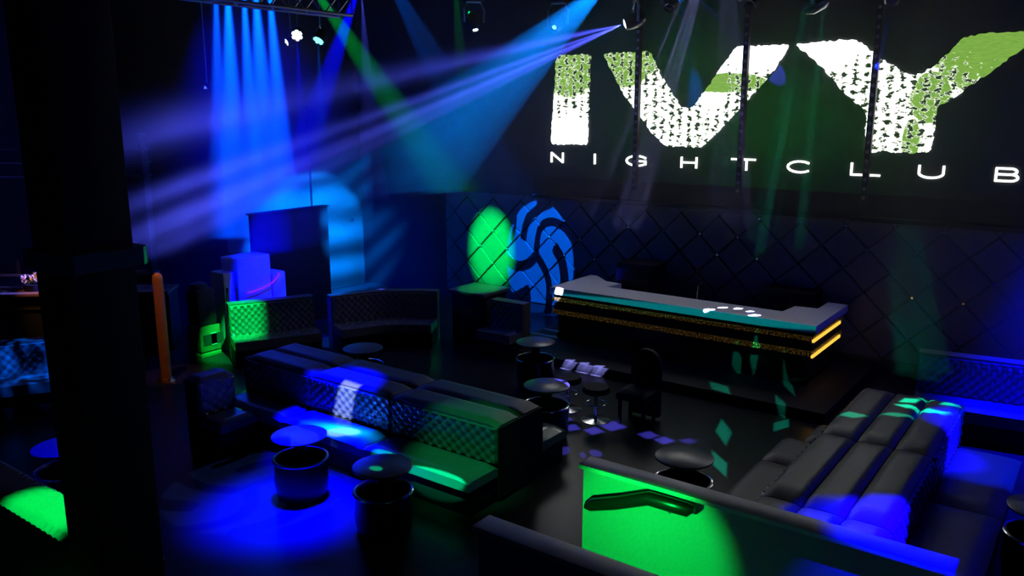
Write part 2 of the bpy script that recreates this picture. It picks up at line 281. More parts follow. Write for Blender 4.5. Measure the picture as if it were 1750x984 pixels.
# ------------------------------------------------------------------ mesh helpers
class MB:
    def __init__(s): s.v = []; s.f = []; s.sm = []
    def add(s, vs, fs, smooth=False, M=None):
        n = len(s.v)
        for p in vs: s.v.append((M @ Vector(p)) if M else Vector(p))
        for f in fs: s.f.append([i + n for i in f]); s.sm.append(smooth)
        return s
    def box(s, x0, x1, y0, y1, z0, z1, bev=0.0, M=None, seg=2):
        bm = bmesh.new(); bmesh.ops.create_cube(bm, size=1)
        for v in bm.verts: v.co = Vector(((x0 + x1) / 2 + v.co.x * (x1 - x0), (y0 + y1) / 2 + v.co.y * (y1 - y0), (z0 + z1) / 2 + v.co.z * (z1 - z0)))
        if bev > 0: bmesh.ops.bevel(bm, geom=bm.edges[:], offset=bev, segments=seg, profile=.5, affect='EDGES')
        return s.bm(bm, bev > 0, M)
    def bm(s, bm, smooth=False, M=None):
        bm.verts.index_update(); s.add([v.co.copy() for v in bm.verts], [[v.index for v in f.verts] for f in bm.faces], smooth, M); bm.free(); return s
    def prism(s, pts, z0, z1, M=None):
        n = len(pts); vs = [(x, y, z0) for x, y in pts] + [(x, y, z1) for x, y in pts]
        return s.add(vs, [list(range(n))[::-1], list(range(n, 2 * n))] + [[i, (i + 1) % n, n + (i + 1) % n, n + i] for i in range(n)], False, M)
    def lathe(s, prof, c=(0, 0, 0), n=32, M=None):
        vs = []; fs = []; k = len(prof)
        for i in range(n):
            a = 2 * PI * i / n
            for r, z in prof: vs.append((c[0] + r * math.cos(a), c[1] + r * math.sin(a), c[2] + z))
        for i in range(n):
            j = (i + 1) % n
            for q in range(k - 1): fs.append([i * k + q, j * k + q, j * k + q + 1, i * k + q + 1])
        if prof[0][0] > 1e-6: fs.append([i * k for i in range(n)][::-1])
        if prof[-1][0] > 1e-6: fs.append([i * k + k - 1 for i in range(n)])
        return s.add(vs, fs, True, M)
    def tube(s, pts, r, n=8, M=None, closed=False):
        pts = [Vector(p) for p in pts]; rings = []; m = len(pts)
        for i, p in enumerate(pts):
            a = pts[(i - 1) % m] if (closed or i > 0) else p; b = pts[(i + 1) % m] if (closed or i < m - 1) else p
            t = (b - a).normalized(); up = Vector((0, 0, 1)) if abs(t.z) < .95 else Vector((1, 0, 0))
            e1 = t.cross(up).normalized(); e2 = t.cross(e1); rr = r[i] if isinstance(r, (list, tuple)) else r
            rings.append([p + e1 * rr * math.cos(2 * PI * k / n) + e2 * rr * math.sin(2 * PI * k / n) for k in range(n)])
        vs = [q for g in rings for q in g]; fs = []
        for i in range(m if closed else m - 1):
            j = (i + 1) % m
            for k in range(n): fs.append([i * n + k, i * n + (k + 1) % n, j * n + (k + 1) % n, j * n + k])
        if not closed: fs += [list(range(n))[::-1], [(m - 1) * n + k for k in range(n)]]
        return s.add(vs, fs, True, M)
    def quilt(s, path, z0, z1, cw, ch, d, res=7, th=.03):
        """padded diamond quilting along a ground path; bulges to the right-hand side of the path"""
        P = [Vector((p[0], p[1])) for p in path]; L = [0]
        for a, b in zip(P, P[1:]): L.append(L[-1] + (b - a).length)
        nu = max(2, int(L[-1] / cw * res)); nv = max(2, int((z1 - z0) / ch * res)); vs = []; fs = []
        for i in range(nu + 1):
            t = L[-1] * i / nu; k = 0
            while k < len(P) - 2 and t > L[k + 1]: k += 1
            q = (t - L[k]) / (L[k + 1] - L[k]); c = P[k].lerp(P[k + 1], q)
            def nrm(j): e = (P[j + 1] - P[j]).normalized(); return Vector((e.y, -e.x))
            n0 = nrm(k); nn = n0
            if q > .5 and k < len(P) - 2: nn = n0.lerp((n0 + nrm(k + 1)) / 2, q * 2 - 1)
            if q < .5 and k > 0: nn = n0.lerp((n0 + nrm(k - 1)) / 2, 1 - q * 2)
            nn = nn.normalized()
            for j in range(nv + 1):
                z = z0 + (z1 - z0) * j / nv; a = t / cw + (z - z0) / ch; b = t / cw - (z - z0) / ch
                h = d * (abs(math.sin(PI * a / 1)) * abs(math.sin(PI * b / 1))) ** .45
                if i in (0, nu) or j in (0, nv): h = -th
                vs.append((c.x + nn.x * h, c.y + nn.y * h, z))
        for i in range(nu):
            for j in range(nv): a = i * (nv + 1) + j; fs.append([a, a + nv + 1, a + nv + 2, a + 1])
        return s.add(vs, fs, True)
    def build(s, name, m, parent=None, world=True):
        vs = s.v
        if parent is not None and world:
            inv = parent.matrix_basis.inverted(); vs = [inv @ v for v in vs]
        me = bpy.data.meshes.new(name); me.from_pydata([tuple(v) for v in vs], [], s.f); me.update()
        for p, q in zip(me.polygons, s.sm): p.use_smooth = q
        me.materials.append(m); bm = bmesh.new(); bm.from_mesh(me); bmesh.ops.recalc_face_normals(bm, faces=bm.faces[:]); bm.to_mesh(me); bm.free()
        if any(s.sm):
            try: me.set_sharp_from_angle(angle=R(40))
            except Exception: pass
        o = bpy.data.objects.new(name, me); COL.objects.link(o)
        if parent is not None: o.parent = parent
        return o
def tag(o, label=None, cat=None, group=None, kind=None):
    if label: o['label'] = label
    if cat: o['category'] = cat
    if group: o['group'] = group
    if kind: o['kind'] = kind
    return o
def thing(name, loc, label, cat, group=None, rz=0):
    o = bpy.data.objects.new(name, None); COL.objects.link(o); o.location = loc; o.rotation_euler = (0, 0, rz)
    o.matrix_basis = Matrix.Translation(loc) @ Matrix.Rotation(rz, 4, 'Z'); o.empty_display_size = .1
    return tag(o, label, cat, group)
def sub(o, part):
    o.parent = part; return o
def copy_tree(o, parent=None):
    c = o.copy(); COL.objects.link(c)
    if parent is not None: c.parent = parent
    for ch in list(o.children): copy_tree(ch, c)
    return c

# ------------------------------------------------------------------ the room
tag(MB().box(-20, 3, -2, 14.5, -.1, 0).build('floor', M_FLOOR), kind='structure')
tag(MB().box(-20, 3, -2, 14.5, 6.9, 7.0).build('ceiling', M_CEIL), kind='structure')
tag(MB().box(-20, 3, 14.3, 14.6, 0, 7).build('wall_back', M_WALL), kind='structure')
tag(MB().box(3, 3.2, -2, 14.6, 0, 7).build('wall_right', M_WALL), kind='structure')
lw = MB(); lw.box(-15.3, -15.1, 10.6, 14.3, 0, 7); lw.box(-19, -15.1, 10.4, 10.6, 0, 7); lw.box(-19.2, -19, -2, 10.6, 0, 7)
tag(lw.build('wall_left', M_WALL), kind='structure')
# moulding between screen and padded wall
tag(MB().box(-9.8, 3, 14.02, 14.3, 2.46, 2.54, .012).box(-9.8, 3, 14.1, 14.3, 2.54, 2.9).build('trim_1', M_BLACKM), kind='structure')

# padded diamond wall panel, its crystal buttons as parts
PX, PZ = .735, .36
wp = thing('padded_wall_panel', (-6, 14.3, 0), 'dark padded wall panelling in large diamonds with crystal buttons below the screen', 'wall panel')
x_first = -11.31
WX0, WX1, WZ0, WZ1 = -12.3, -.1, .2, 2.46
def clip(poly, x0, x1, z0, z1):
    for axis, lim, sgn in ((0, x0, 1), (0, x1, -1), (1, z0, 1), (1, z1, -1)):
        out = []
        for i in range(len(poly)):
            a, b = poly[i - 1], poly[i]; da = (a[axis] - lim) * sgn; db = (b[axis] - lim) * sgn
            if (da >= 0) != (db >= 0):
                t = da / (da - db); out.append((a[0] + (b[0] - a[0]) * t, a[1] + (b[1] - a[1]) * t))
            if db >= 0: out.append(b)
        poly = out
        if len(poly) < 3: return []
    return poly
mt = MB()
for row in range(-6, 3):
    for c in range(-2, 18):
        cz = 2.0 + row * PZ; cx = x_first + (c + (.5 if (row % 2 == 0) else 0)) * PX   # tile centres sit between buttons
        g = .985
        def dm(k): return [(cx - PX / 2 * k, cz), (cx, cz - PZ * k), (cx + PX / 2 * k, cz), (cx, cz + PZ * k)]
        lay = []
        for k, y in ((g, 14.25), (.955, 14.215), (.90, 14.2)):
            lay.append((clip(dm(k), WX0, WX1, WZ0, WZ1), y))
        if any(len(l[0]) != 4 for l in lay):
            p = lay[1][0]
            if len(p) >= 3: mt.add([(x, 14.215, z) for x, z in p], [list(range(len(p)))[::-1]])
            continue
        vs = [(x, y, z) for l, y in lay for x, z in l]
        fs = [[8, 9, 10, 11]] + [[a * 4 + i, a * 4 + (i + 1) % 4, a * 4 + 4 + (i + 1) % 4, a * 4 + 4 + i] for a in (0, 1) for i in range(4)]
        mt.add(vs, fs)
pdm = mt.build('padded_diamonds', M_PAD, wp)
MB().box(WX0, WX1, 14.24, 14.3, 0, WZ1).build('backing_board', M_GROOVE, wp)
b0 = None; nb = 0
for row in range(-2, 2):
    for c in range(0, 17):
        x = x_first + (c + (.5 if row % 2 else 0)) * PX
        if x > WX1: continue
        z = 2.0 + row * PZ
        if b0 is None:
            mb = MB(); s = .034
            mb.add([(s, 0, 0), (0, 0, s), (-s, 0, 0), (0, 0, -s), (.5 * s, -.02, .5 * s), (-.5 * s, -.02, .5 * s), (-.5 * s, -.02, -.5 * s), (.5 * s, -.02, -.5 * s)],
                   [[4, 5, 6, 7], [0, 1, 4], [1, 5, 4], [1, 2, 5], [2, 6, 5], [2, 3, 6], [3, 7, 6], [3, 0, 7], [0, 4, 7]])
            b0 = mb.build('crystal_button', M_CRYS, wp, world=False); b = sub(b0, pdm)
        else:
            b = b0.copy(); COL.objects.link(b); b.parent = pdm
        b.location = (x + 6, -.08, z); b.rotation_euler = (random.uniform(-.9, .6), random.uniform(-.7, .7), random.uniform(-.7, .7)); nb += 1

# ------------------------------------------------------------------ video screen with the club's name
scr = thing('video_screen', (-4.4, 14.3, 2.9), 'huge dark LED screen showing IVY NIGHTCLUB in green and white letters', 'screen')
spn = MB().box(-9.75, 2.9, 14.12, 14.28, 2.9, 6.6).build('screen_panel', M_SCREEN, scr)
for v in spn.data.vertices: v.co += Vector(scr.location)
spn.location = -Vector(scr.location)
def rounded(poly, r=.07):
    out = []
    n = len(poly)
    for i in range(n):
        a, b, c = Vector(poly[i - 1]), Vector(poly[i]), Vector(poly[(i + 1) % n]); u = (a - b); v = (c - b)
        rr = min(r, u.length * .4, v.length * .4); p = b + u.normalized() * rr; q = b + v.normalized() * rr
        for t in (0, .33, .67, 1): out.append(tuple((p * (1 - t) + b * t).lerp(b * (1 - t) + q * t, t)))
    return out
def ragged(poly, amp=.016, step=.045):
    out = []
    for i in range(len(poly)):
        a, b = Vector(poly[i]), Vector(poly[(i + 1) % len(poly)]); L = (b - a).length; n = max(1, int(L / step)); nn = Vector(((b - a).y, -(b - a).x)).normalized()
        for k in range(n): out.append(tuple(a.lerp(b, k / n) + nn * random.uniform(-amp, amp)))
    return out
LET = {'I': [(-9.28, 5.27), (-8.49, 5.27), (-8.54, 3.56), (-9.39, 3.56)],
       'V': [(-8.22, 5.27), (-7.25, 5.27), (-7.0, 4.82), (-6.57, 4.25), (-6.37, 4.25), (-6.03, 4.7), (-5.61, 5.27), (-4.69, 5.28), (-4.97, 4.82), (-5.43, 4.3), (-5.78, 3.95), (-6.0, 3.71), (-6.14, 3.57), (-6.88, 3.57), (-7.13, 3.8), (-7.51, 4.22), (-7.86, 4.65)],
       'Y': [(-4.6, 5.27), (-3.75, 5.31), (-3.59, 5.26), (-3.31, 5.03), (-2.86, 4.74), (-2.68, 4.74), (-2.47, 4.9), (-2.12, 5.27), (-1.75, 5.31), (-1.33, 5.31), (-1.22, 5.2), (-1.77, 4.74), (-2.26, 4.35), (-2.4, 4.27), (-2.41, 3.94), (-2.42, 3.65), (-2.49, 3.57), (-3.38, 3.57), (-3.41, 4.2), (-3.8, 4.52), (-4.19, 4.94)]}
MXZ = Matrix(((1, 0, 0, 0), (0, 0, 1, 0), (0, 1, 0, 0), (0, 0, 0, 1)))   # (x, z, y) -> (x, y, z)
for ch, poly in LET.items():
    p = ragged(rounded(poly)); bm = bmesh.new()
    vs = [bm.verts.new((x, 14.1, z)) for x, z in p]; f = bm.faces.new(vs)
    ex = bmesh.ops.extrude_face_region(bm, geom=[f])
    bmesh.ops.translate(bm, verts=[g for g in ex['geom'] if isinstance(g, bmesh.types.BMVert)], vec=(0, .02, 0)); bmesh.ops.triangulate(bm, faces=bm.faces[:])
    o = MB().bm(bm).build('letter', M_IVY, scr)
    # keep the pattern in screen coordinates
    o['label'] = 'large ragged glowing letter ' + ch
    me = o.data
    for v in me.vertices: v.co += Vector(scr.location)
    o.location = -Vector(scr.location)
def strokes(lines, t=.034):
    mb = MB()
    for ln in lines:
        for a, b in zip(ln, ln[1:]):
            a, b = Vector(a), Vector(b); d = (b - a).normalized(); n = Vector((-d.y, d.x)) * t / 2; e = d * t * .3
            q = [a - e + n, a - e - n, b + e - n, b + e + n]
            mb.add([(p.x, 14.095, p.y) for p in q] + [(p.x, 14.12, p.y) for p in q], [[0, 1, 2, 3], [7, 6, 5, 4], [0, 4, 5, 1], [1, 5, 6, 2], [2, 6, 7, 3], [3, 7, 4, 0]])
    return mb
def arc(cx, cz, rx, rz, a0, a1, n=14): return [(cx + rx * math.cos(R(a0 + (a1 - a0) * i / n)), cz + rz * math.sin(R(a0 + (a1 - a0) * i / n))) for i in range(n + 1)]
z0, z1 = 3.2, 3.38
small = [('N', [[(-9.37, z0), (-9.37, z1), (-9.1, z0), (-9.1, z1)]]), ('I', [[(-8.36, z0), (-8.36, z1)]]),
         ('G', [arc(-7.44, 3.285, .22, .09, 35, 325), [(-7.26, 3.22), (-7.26, 3.28), (-7.42, 3.28)]]),
         ('H', [[(-6.53, z0), (-6.53, z1)], [(-6.24, z0), (-6.24, z1)], [(-6.53, 3.29), (-6.24, 3.29)]]),
         ('T', [[(-5.58, z1), (-5.16, z1)], [(-5.31, z1), (-5.31, z0)]]),
         ('C', [arc(-4.39, 3.29, .2, .09, 45, 315)]), ('L', [[(-3.56, z1), (-3.56, z0), (-3.13, z0)]]),
         ('U', [[(-2.56, z1), (-2.56, 3.27)] + arc(-2.39, 3.27, .17, .07, 180, 360) + [(-2.22, z1)]]),
         ('B', [[(-1.52, z0), (-1.52, z1), (-1.34, z1)] + arc(-1.34, 3.337, .08, .043, 90, -90) + [(-1.52, 3.294)], arc(-1.33, 3.247, .09, .047, 90, -90) + [(-1.52, z0)]])]
for ch, ls in small: tag(strokes(ls).build('small_letter', M_LETTER, scr), 'thin white letter ' + ch)

# hanging black poles with rows of small dull discs
pole = None
pl = ['black hanging pole crossing the left arm of the V on the screen', 'black hanging pole crossing the right arm of the V on the screen', 'black hanging pole crossing the left arm and stem of the Y']
for i, x in enumerate((-7.40, -5.375, -3.30)):
    if pole is None:
        pole = thing('hanging_pole', (x, 13.98, 2.75), pl[0], 'pole', 'black hanging poles in front of the screen')
        pbd = MB().box(-.046, .046, -.05, .05, 0, 4.15, .008).build('pole_body', M_BLACKM, pole, world=False)
        disc = MB(); Mz = Matrix.Rotation(PI / 2, 4, 'X')
        disc.lathe([(0, .002), (.028, .002), (.034, -.012)], n=14, M=Mz)
        d0 = disc.build('disc', MATS.get('disc') or mat('disc', (.25, .22, .27), .35, metal=.4, noise=(20, .1)), pole, world=False); d0.location = (0, -.052, .1); sub(d0, pbd)
        for k in range(1, 28):
            d = d0.copy(); COL.objects.link(d); d.parent = pbd; d.location = (0, -.052, .1 + k * .145)
    else:
        c = copy_tree(pole); c.location = (x, 13.98, 2.75); c['label'] = pl[i]

# ------------------------------------------------------------------ booth in front of the screen
tag(MB().box(-8.6, -2.9, 11.2, 14.2, 0, .14, .01).build('floor_platform', M_BLACKM), 'low glossy black platform under the bar booth', 'platform')
bo = thing('bar_booth', (-5.75, 12.2, .14), 'black bar booth with pale U-shaped top and two amber-lit gold tiers', 'bar')
U = [(-8.1, 12.18), (-3.38, 12.18), (-3.38, 14.0), (-3.75, 14.0), (-3.75, 13.3), (-4.05, 13.3), (-4.1, 12.8), (-7.25, 12.8), (-7.3, 13.15), (-7.2, 13.3), (-8.05, 13.6)]
U = [(-8.1, 12.18), (-3.38, 12.18), (-3.38, 13.9), (-3.7, 13.9), (-3.7, 13.35), (-4.05, 13.3), (-4.1, 12.82), (-7.3, 12.82), (-7.2, 13.2), (-7.55, 13.25), (-7.95, 13.6), (-8.1, 13.6)]
MB().prism(U, .98, 1.1).build('counter_top', M_SLAB, bo)
def ring(x0, x1, y0, y1, i=0.0): return [(x0 + i, y0 + i), (x1 - i, y0 + i), (x1 - i, y1), (x1 - .35, y1), (x1 - .35, y0 + .5), (x0 + .5, y0 + .5), (x0 + .5, y1 - .3), (x0 + i, y1 - .3)]
for zt, zb, nm in ((.98, .86, 'upper_tier'), (.80, .62, 'lower_tier')):
    MB().prism(ring(-8.06, -3.42, 12.22, 13.8, .02), zb, zt).build(nm, M_BLACKM, bo)
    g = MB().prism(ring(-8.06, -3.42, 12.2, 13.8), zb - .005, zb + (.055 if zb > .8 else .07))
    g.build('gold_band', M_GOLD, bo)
    if zb > .8: MB().box(-3.43, -3.4, 12.19, 13.62, zb - .02, zb + .025).build('amber_strip', M_AMBER, bo)
    else:
        MB().box(-3.43, -3.4, 12.19, 12.62, zb - .02, zb + .025).build('amber_strip', M_AMBER, bo); MB().box(-3.43, -3.4, 12.65, 13.66, zb - .02, zb + .025).build('amber_strip', M_AMBER, bo)
MB().prism(ring(-8.02, -3.46, 12.3, 13.75), .80, .86).build('middle_gap', M_BLACKM, bo)
MB().prism(ring(-7.98, -3.5, 12.3, 13.7), .14, .64).build('booth_body', M_BLACK, bo)
MB().box(-8.0, -3.48, 12.28, 12.31, .14, .24).build('kick_plate', M_BLACK, bo)
# equipment on shelf inside booth
eq = thing('equipment_rack', (-7.0, 13.7, .14), 'black equipment rack inside the bar booth near its left wing', 'rack')
MB().box(-7.45, -6.7, 13.45, 14.0, .14, 1.45, .02).build('rack_case', M_BLACKM, eq); MB().box(-7.44, -6.76, 13.42, 13.46, .3, 1.35, .01).build('rack_front', M_BLACK, eq)
eq2 = thing('equipment_cabinet', (-4.2, 13.85, .14), 'black equipment cabinet inside the bar booth near its right wing', 'cabinet')
MB().box(-4.75, -3.85, 13.62, 14.1, .14, 1.25, .02).build('cabinet_case', M_BLACKM, eq2)
MB().box(-4.7, -4.29, 13.57, 13.61, .2, 1.2, .01).build('cabinet_door', M_BLACK, eq2); MB().box(-4.27, -3.86, 13.57, 13.61, .2, 1.2, .01).build('cabinet_door', M_BLACK, eq2)
mic = thing('gooseneck_microphone', (-5.6, 12.95, .95), 'small gooseneck microphone standing behind the booth counter', 'microphone')
MB().lathe([(0, 0), (.06, 0), (.06, .02), (0, .025)], c=(-5.6, 12.95, .95)).box(-5.75, -5.45, 12.83, 13.1, .9, .95).build('base', M_BLACKM, mic)
MB().tube([(-5.6, 12.95, .96), (-5.6, 12.95, 1.2), (-5.57, 12.9, 1.33), (-5.5, 12.84, 1.37)], .008).build('neck', M_CHROME, mic)
MB().tube([(-5.5, 12.84, 1.37), (-5.44, 12.79, 1.36)], .02).build('head', M_BLACKM, mic)
MB().box(-6.3, -4.9, 12.85, 13.3, .14, .9, .01).build('mixer_shelf', M_BLACKM, mic)

# ------------------------------------------------------------------ banquettes
def cushion(mb, x0, x1, y0, y1, z0, z1, puff=.02, M=None, n=8):
    """soft slab with a puffed top"""
    vs = []; fs = []; nx = max(n, int((x1 - x0) / .12)); ny = n
    for i in range(nx + 1):
        for j in range(ny + 1):
            u, v = i / nx, j / ny; e = (min(u, 1 - u) * (x1 - x0), min(v, 1 - v) * (y1 - y0))
            k = min(1, e[0] / .07) ; l = min(1, e[1] / .07)
            h = puff * (1 - (1 - k) ** 2) * (1 - (1 - l) ** 2)
            dr = -.02 * ((1 - k) ** 2 + (1 - l) ** 2)
            vs.append((x0 + u * (x1 - x0), y0 + v * (y1 - y0), z1 + h + dr - puff))
    for i in range(nx):
        for j in range(ny): a = i * (ny + 1) + j; fs.append([a, a + ny + 1, a + ny + 2, a + 1])
    base = len(vs); b = [i * (ny + 1) for i in range(nx + 1)] + [nx * (ny + 1) + j for j in range(1, ny + 1)] + [i * (ny + 1) + ny for i in range(nx - 1, -1, -1)] + [j for j in range(ny - 1, 0, -1)]
    vs += [(vs[i][0], vs[i][1], z0) for i in b]; m = len(b)
    for i in range(m): fs.append([b[i], b[(i + 1) % m], base + (i + 1) % m, base + i])
    fs.append([base + i for i in range(m)][::-1])
    return mb.add(vs, fs, True, M)
def banquette(name, label, loc, rz, L, depth, rows, H, seat_d, pieces, rear=0.0, cell=(.14, .12), seat_L=None, rear_L=None, cat='sofa', group=None, seat_mat=None):
    """local: length along +x from 0 to L, front toward -y, back block from y=0 to depth"""
    t = thing(name, loc, label, cat, group, rz)
    seat_mat = seat_mat or M_LEATHER; sl = seat_L or (0, L); rl = rear_L or (0, L)
    MB().box(.01, L - .01, .03, depth - .03, 0, H - .1, .01).build('back_block', M_BLACKM, t, world=False)
    for k in range(len(pieces) - 1):
        a, b = pieces[k], pieces[k + 1]
        for r in range(rows):
            y0, y1 = depth * r / rows, depth * (r + 1) / rows
            cushion(MB(), a + .006, b - .006, y0 + .006, y1 - .006, H - .1, H, .025).build('top_cushion', M_LEATHER, t, world=False)
        MB().quilt([(a + .008, .0), (b - .008, .0)], .43, H - .06, cell[0], cell[1], .03).build('quilted_front', M_QUILT, t, world=False)
        if rear: MB().quilt([(b - .008, depth), (a + .008, depth)], .43, H - .06, cell[0], cell[1], .03).build('quilted_rear', M_QUILT, t, world=False)
        if seat_d:
            sa, sb = max(a, sl[0]), min(b, sl[1])
            if sb - sa > .1: cushion(MB(), sa + .006, sb - .006, -seat_d, .02, .30, .45, .025).build('seat_cushion', seat_mat, t, world=False)
        if rear:
            sa, sb = max(a, rl[0]), min(b, rl[1])
            if sb - sa > .1: cushion(MB(), sa + .006, sb - .006, depth - .02, depth + rear, .30, .45, .025).build('rear_seat_cushion', seat_mat, t, world=False)
    if seat_d: MB().box(sl[0] + .02, sl[1] - .02, -seat_d + .05, .04, 0, .3, .01).build('seat_plinth', M_BLACKM, t, world=False)
    if rear: MB().box(rl[0] + .02, rl[1] - .02, depth - .04, depth + rear - .05, 0, .3, .01).build('rear_plinth', M_BLACKM, t, world=False)
    return t
M_SEATG = mat('glossy_seat_vinyl', (0.14, 0.14, 0.15), 0.25, noise=(9, .1), bump=(40, .2), coat=.4)
# centre sofa: origin at its left end
cs = banquette('back_to_back_sofa', 'long dark sofa with two-sided seats and quilted back in the middle of the floor', (-9.5, 6.68, 0), 0, 4.4, .84, 2, .92, .5, [0, 1.35, 2.8, 4.4], rear=.55, seat_mat=M_SEATG)
MB().box(-.02, 0, .0, .84, .05, .86).build('end_panel', M_BLACKM, cs, world=False); MB().box(4.4, 4.42, .0, .84, .05, .86).build('end_panel', M_BLACKM, cs, world=False)
# its left wing turns toward the camera
banquette('corner_sofa', 'short quilted sofa wing turning forward at the left end of the long middle sofa', (-9.0, 5.62, 0), PI / 2, .54, .34, 1, .92, .42, [0, .54], seat_mat=M_SEATG)
# right sofa, runs away from the camera; local x -> -Y
rs = banquette('wide_back_sofa', 'wide grey-brown sofa with three rows of top cushions running away behind the partition', (-2.25, 10.4, 0), -PI / 2, 5.6, 1.08, 3, .92, .62, [0, 1.8, 3.6, 5.6], rear=.65, seat_L=(1.0, 5.6), rear_L=(.1, 5.6))
MB().box(-.02, 0, .0, 1.08, .05, .86).build('end_panel', M_BLACKM, rs, world=False)
cushion(MB(), .35, .99, -.4, .02, .30, .45, .02).build('seat_cushion', M_LEATHER, rs, world=False)
MB().box(.4, .95, -.34, .02, 0, .3, .01).build('seat_plinth', M_BLACKM, rs, world=False)

def path_sofa(label, path, H, seat, cell=(.14, .12), n_seat=1):
    c = Vector((sum(p[0] for p in path) / len(path), sum(p[1] for p in path) / len(path), 0))
    t = thing('curved_banquette' if len(path) > 2 else 'quilted_banquette', c, label, 'sofa')
    P = [Vector(p) for p in path]
    def off(d):
        out = []
        for i, p in enumerate(P):
            a = P[max(0, i - 1)]; b = P[min(len(P) - 1, i + 1)]; e = (b - a).normalized(); out.append(p + Vector((e.y, -e.x)) * d)
        return out
    bk = off(-.22); fr = off(seat)
    MB().prism([tuple(p) for p in P] + [tuple(p) for p in bk[::-1]], 0, H).build('backrest', M_LEATHER, t)
    MB().quilt(path, .43, H - .02, cell[0], cell[1], .03).build('quilted_front', M_QUILT, t)
    f0 = off(.01)
    bm = bmesh.new(); m = MB().prism([tuple(p) for p in fr] + [tuple(p) for p in f0[::-1]], .3, .45)
    m.build('seat_cushion', M_SEATG, t)
    MB().prism([tuple(p) for p in off(seat - .06)] + [tuple(p) for p in f0[::-1]], 0, .3).build('seat_plinth', M_BLACKM, t); bm.free()
    return t
def smooth_path(pts, n=6):
    P = [Vector(p) for p in pts]; out = []
    for i in range(len(P) - 1):
        a, b, c, d = P[max(0, i - 1)], P[i], P[i + 1], P[min(len(P) - 1, i + 2)]
        for k in range(n):
            t = k / n; out.append(tuple(.5 * ((2 * b) + (c - a) * t + (2 * a - 5 * b + 4 * c - d) * t * t + (3 * b - a - 3 * c + d) * t ** 3)))
    out.append(tuple(P[-1])); return out
path_sofa('curved quilted banquette left of the square side table by the back wall', smooth_path([(-11.2, 9.75), (-10.85, 10.5), (-10.45, 10.9), (-9.95, 11.2)]), .95, .55, (.12, .13))
# facing the camera: path runs left to right so the padding faces -Y
def straight(label, a, b, H, seat, cell=(.14, .12)): return path_sofa(label, [a, b], H, seat, cell)
straight('short quilted banquette between the square side table and the bar booth', (-8.82, 11.35), (-8.1, 11.75 - .4), .93, .4, (.12, .13))
straight('quilted banquette catching green light below the white cabinet', (-11.95, 8.15), (-11.3, 9.45), 1.0, .5, (.11, .12))
straight('quilted banquette lit blue at the far left in front of the bar counter', (-12.95, 4.3), (-12.0, 6.0), .95, .5, (.13, .14))
straight('dim blue quilted banquette against the padded wall at right', (-1.95, 12.0), (1.6, 12.5), 1.0, .6, (.12, .13))
# near-left sofa seen from behind its back
nl = thing('ribbed_back_sofa', (-7.6, 2.95, 0), 'sofa at lower left with green-lit ribbed top beside the column', 'sofa')
mb = MB(); vs = []; fs = []; nx = 150; ny = 8
for i in range(nx + 1):
    x = -9.0 + 2.72 * i / nx
    for j in range(ny + 1):
        v = j / ny; y = 2.72 + .42 * v; z = .88 + .02 * math.sin(PI * v) + .016 * abs(math.sin(PI * (x + .35 * v) / .09)) ** .7 - (.03 if j in (0, ny) else 0)
        vs.append((x, y, z))
for i in range(nx):
    for j in range(ny): a = i * (ny + 1) + j; fs.append([a, a + ny + 1, a + ny + 2, a + 1])
mb.add(vs, fs, True); mb.build('ribbed_top', M_SEATG, nl)
MB().box(-9.0, -6.28, 2.73, 3.13, 0, .86).build('back_block', M_LEATHER, nl)
MB().quilt([(-6.3, 3.15), (-9.0, 3.15)], .45, .84, .1, .12, .02).build('quilted_front', M_QUILT, nl)
cushion(MB(), -9.0, -6.3, 3.13, 3.5, .3, .45).build('seat_cushion', M_SEATG, nl)
MB().box(-8.95, -6.35, 3.12, 3.42, 0, .3).build('seat_plinth', M_BLACKM, nl)

# square side table by the green wall
sq = thing('square_side_table', (-9.35, 11.7, 0), 'tall square black side table with a green-lit top between the quilted banquettes', 'side table')
MB().box(-9.78, -8.93, 11.3, 12.12, .94, 1.0, .01).build('table_top', M_TABLE, sq); MB().box(-9.72, -8.99, 11.36, 12.06, 0, .94, .01).build('table_body', M_BLACKM, sq)

# ------------------------------------------------------------------ round tables with a tub base
def round_table(label):
    t = thing('round_tub_table', (0, 0, 0), label, 'table', 'round tables with tub bases')
    MB().lathe([(0, .69), (.28, .69), (.3, .7), (.3, .715), (.29, .72), (0, .72)], n=48).build('table_top', M_TABLE, t, world=False)
    MB().lathe([(.07, .05), (.07, .695)], n=20).build('post', M_BLACK, t, world=False)
    tub = MB().lathe([(0, 0), (.26, 0), (.27, .02), (.295, .2), (.28, .42), (.3, .43), (.3, .455), (.275, .46), (.262, .43), (.26, .25), (.2, .2), (0, .2)], n=48).build('tub', M_BLACK, t, world=False)
    rim = MB().tube([(.297 * math.cos(a), .297 * math.sin(a), .45) for a in [2 * PI * k / 40 for k in range(40)]], .012, closed=True).build('rim', M_CHROME, t, world=False); sub(rim, tub)
    return t
rt0 = None
for (x, y), lab in (((-6.97, 5.53), 'round tub table glowing blue on top in front of the middle sofa'),
                    ((-5.65, 5.49), 'round tub table with glassy top right of the blue one'),
                    ((-8.75, 3.83), 'round blue-lit table at the left edge beside the column'),
                    ((-3.3, 7.5), 'dim round table behind the partition in the middle of the floor'),
                    ((-7.02, 10.17), 'small round blue-lit table left of the bar booth'),
                    ((-5.72, 8.55), 'round table with blue light streaks behind the right end of the middle sofa'),
                    ((-8.92, 8.35), 'round table with a green light patch behind the middle sofa'),
                    ((-.2, 8.35), 'dim round table at the right edge beyond the wide sofa')):
    if rt0 is None: rt0 = round_table(lab); c = rt0
    else: c = copy_tree(rt0); c['label'] = lab
    c.location = (x, y, 0)

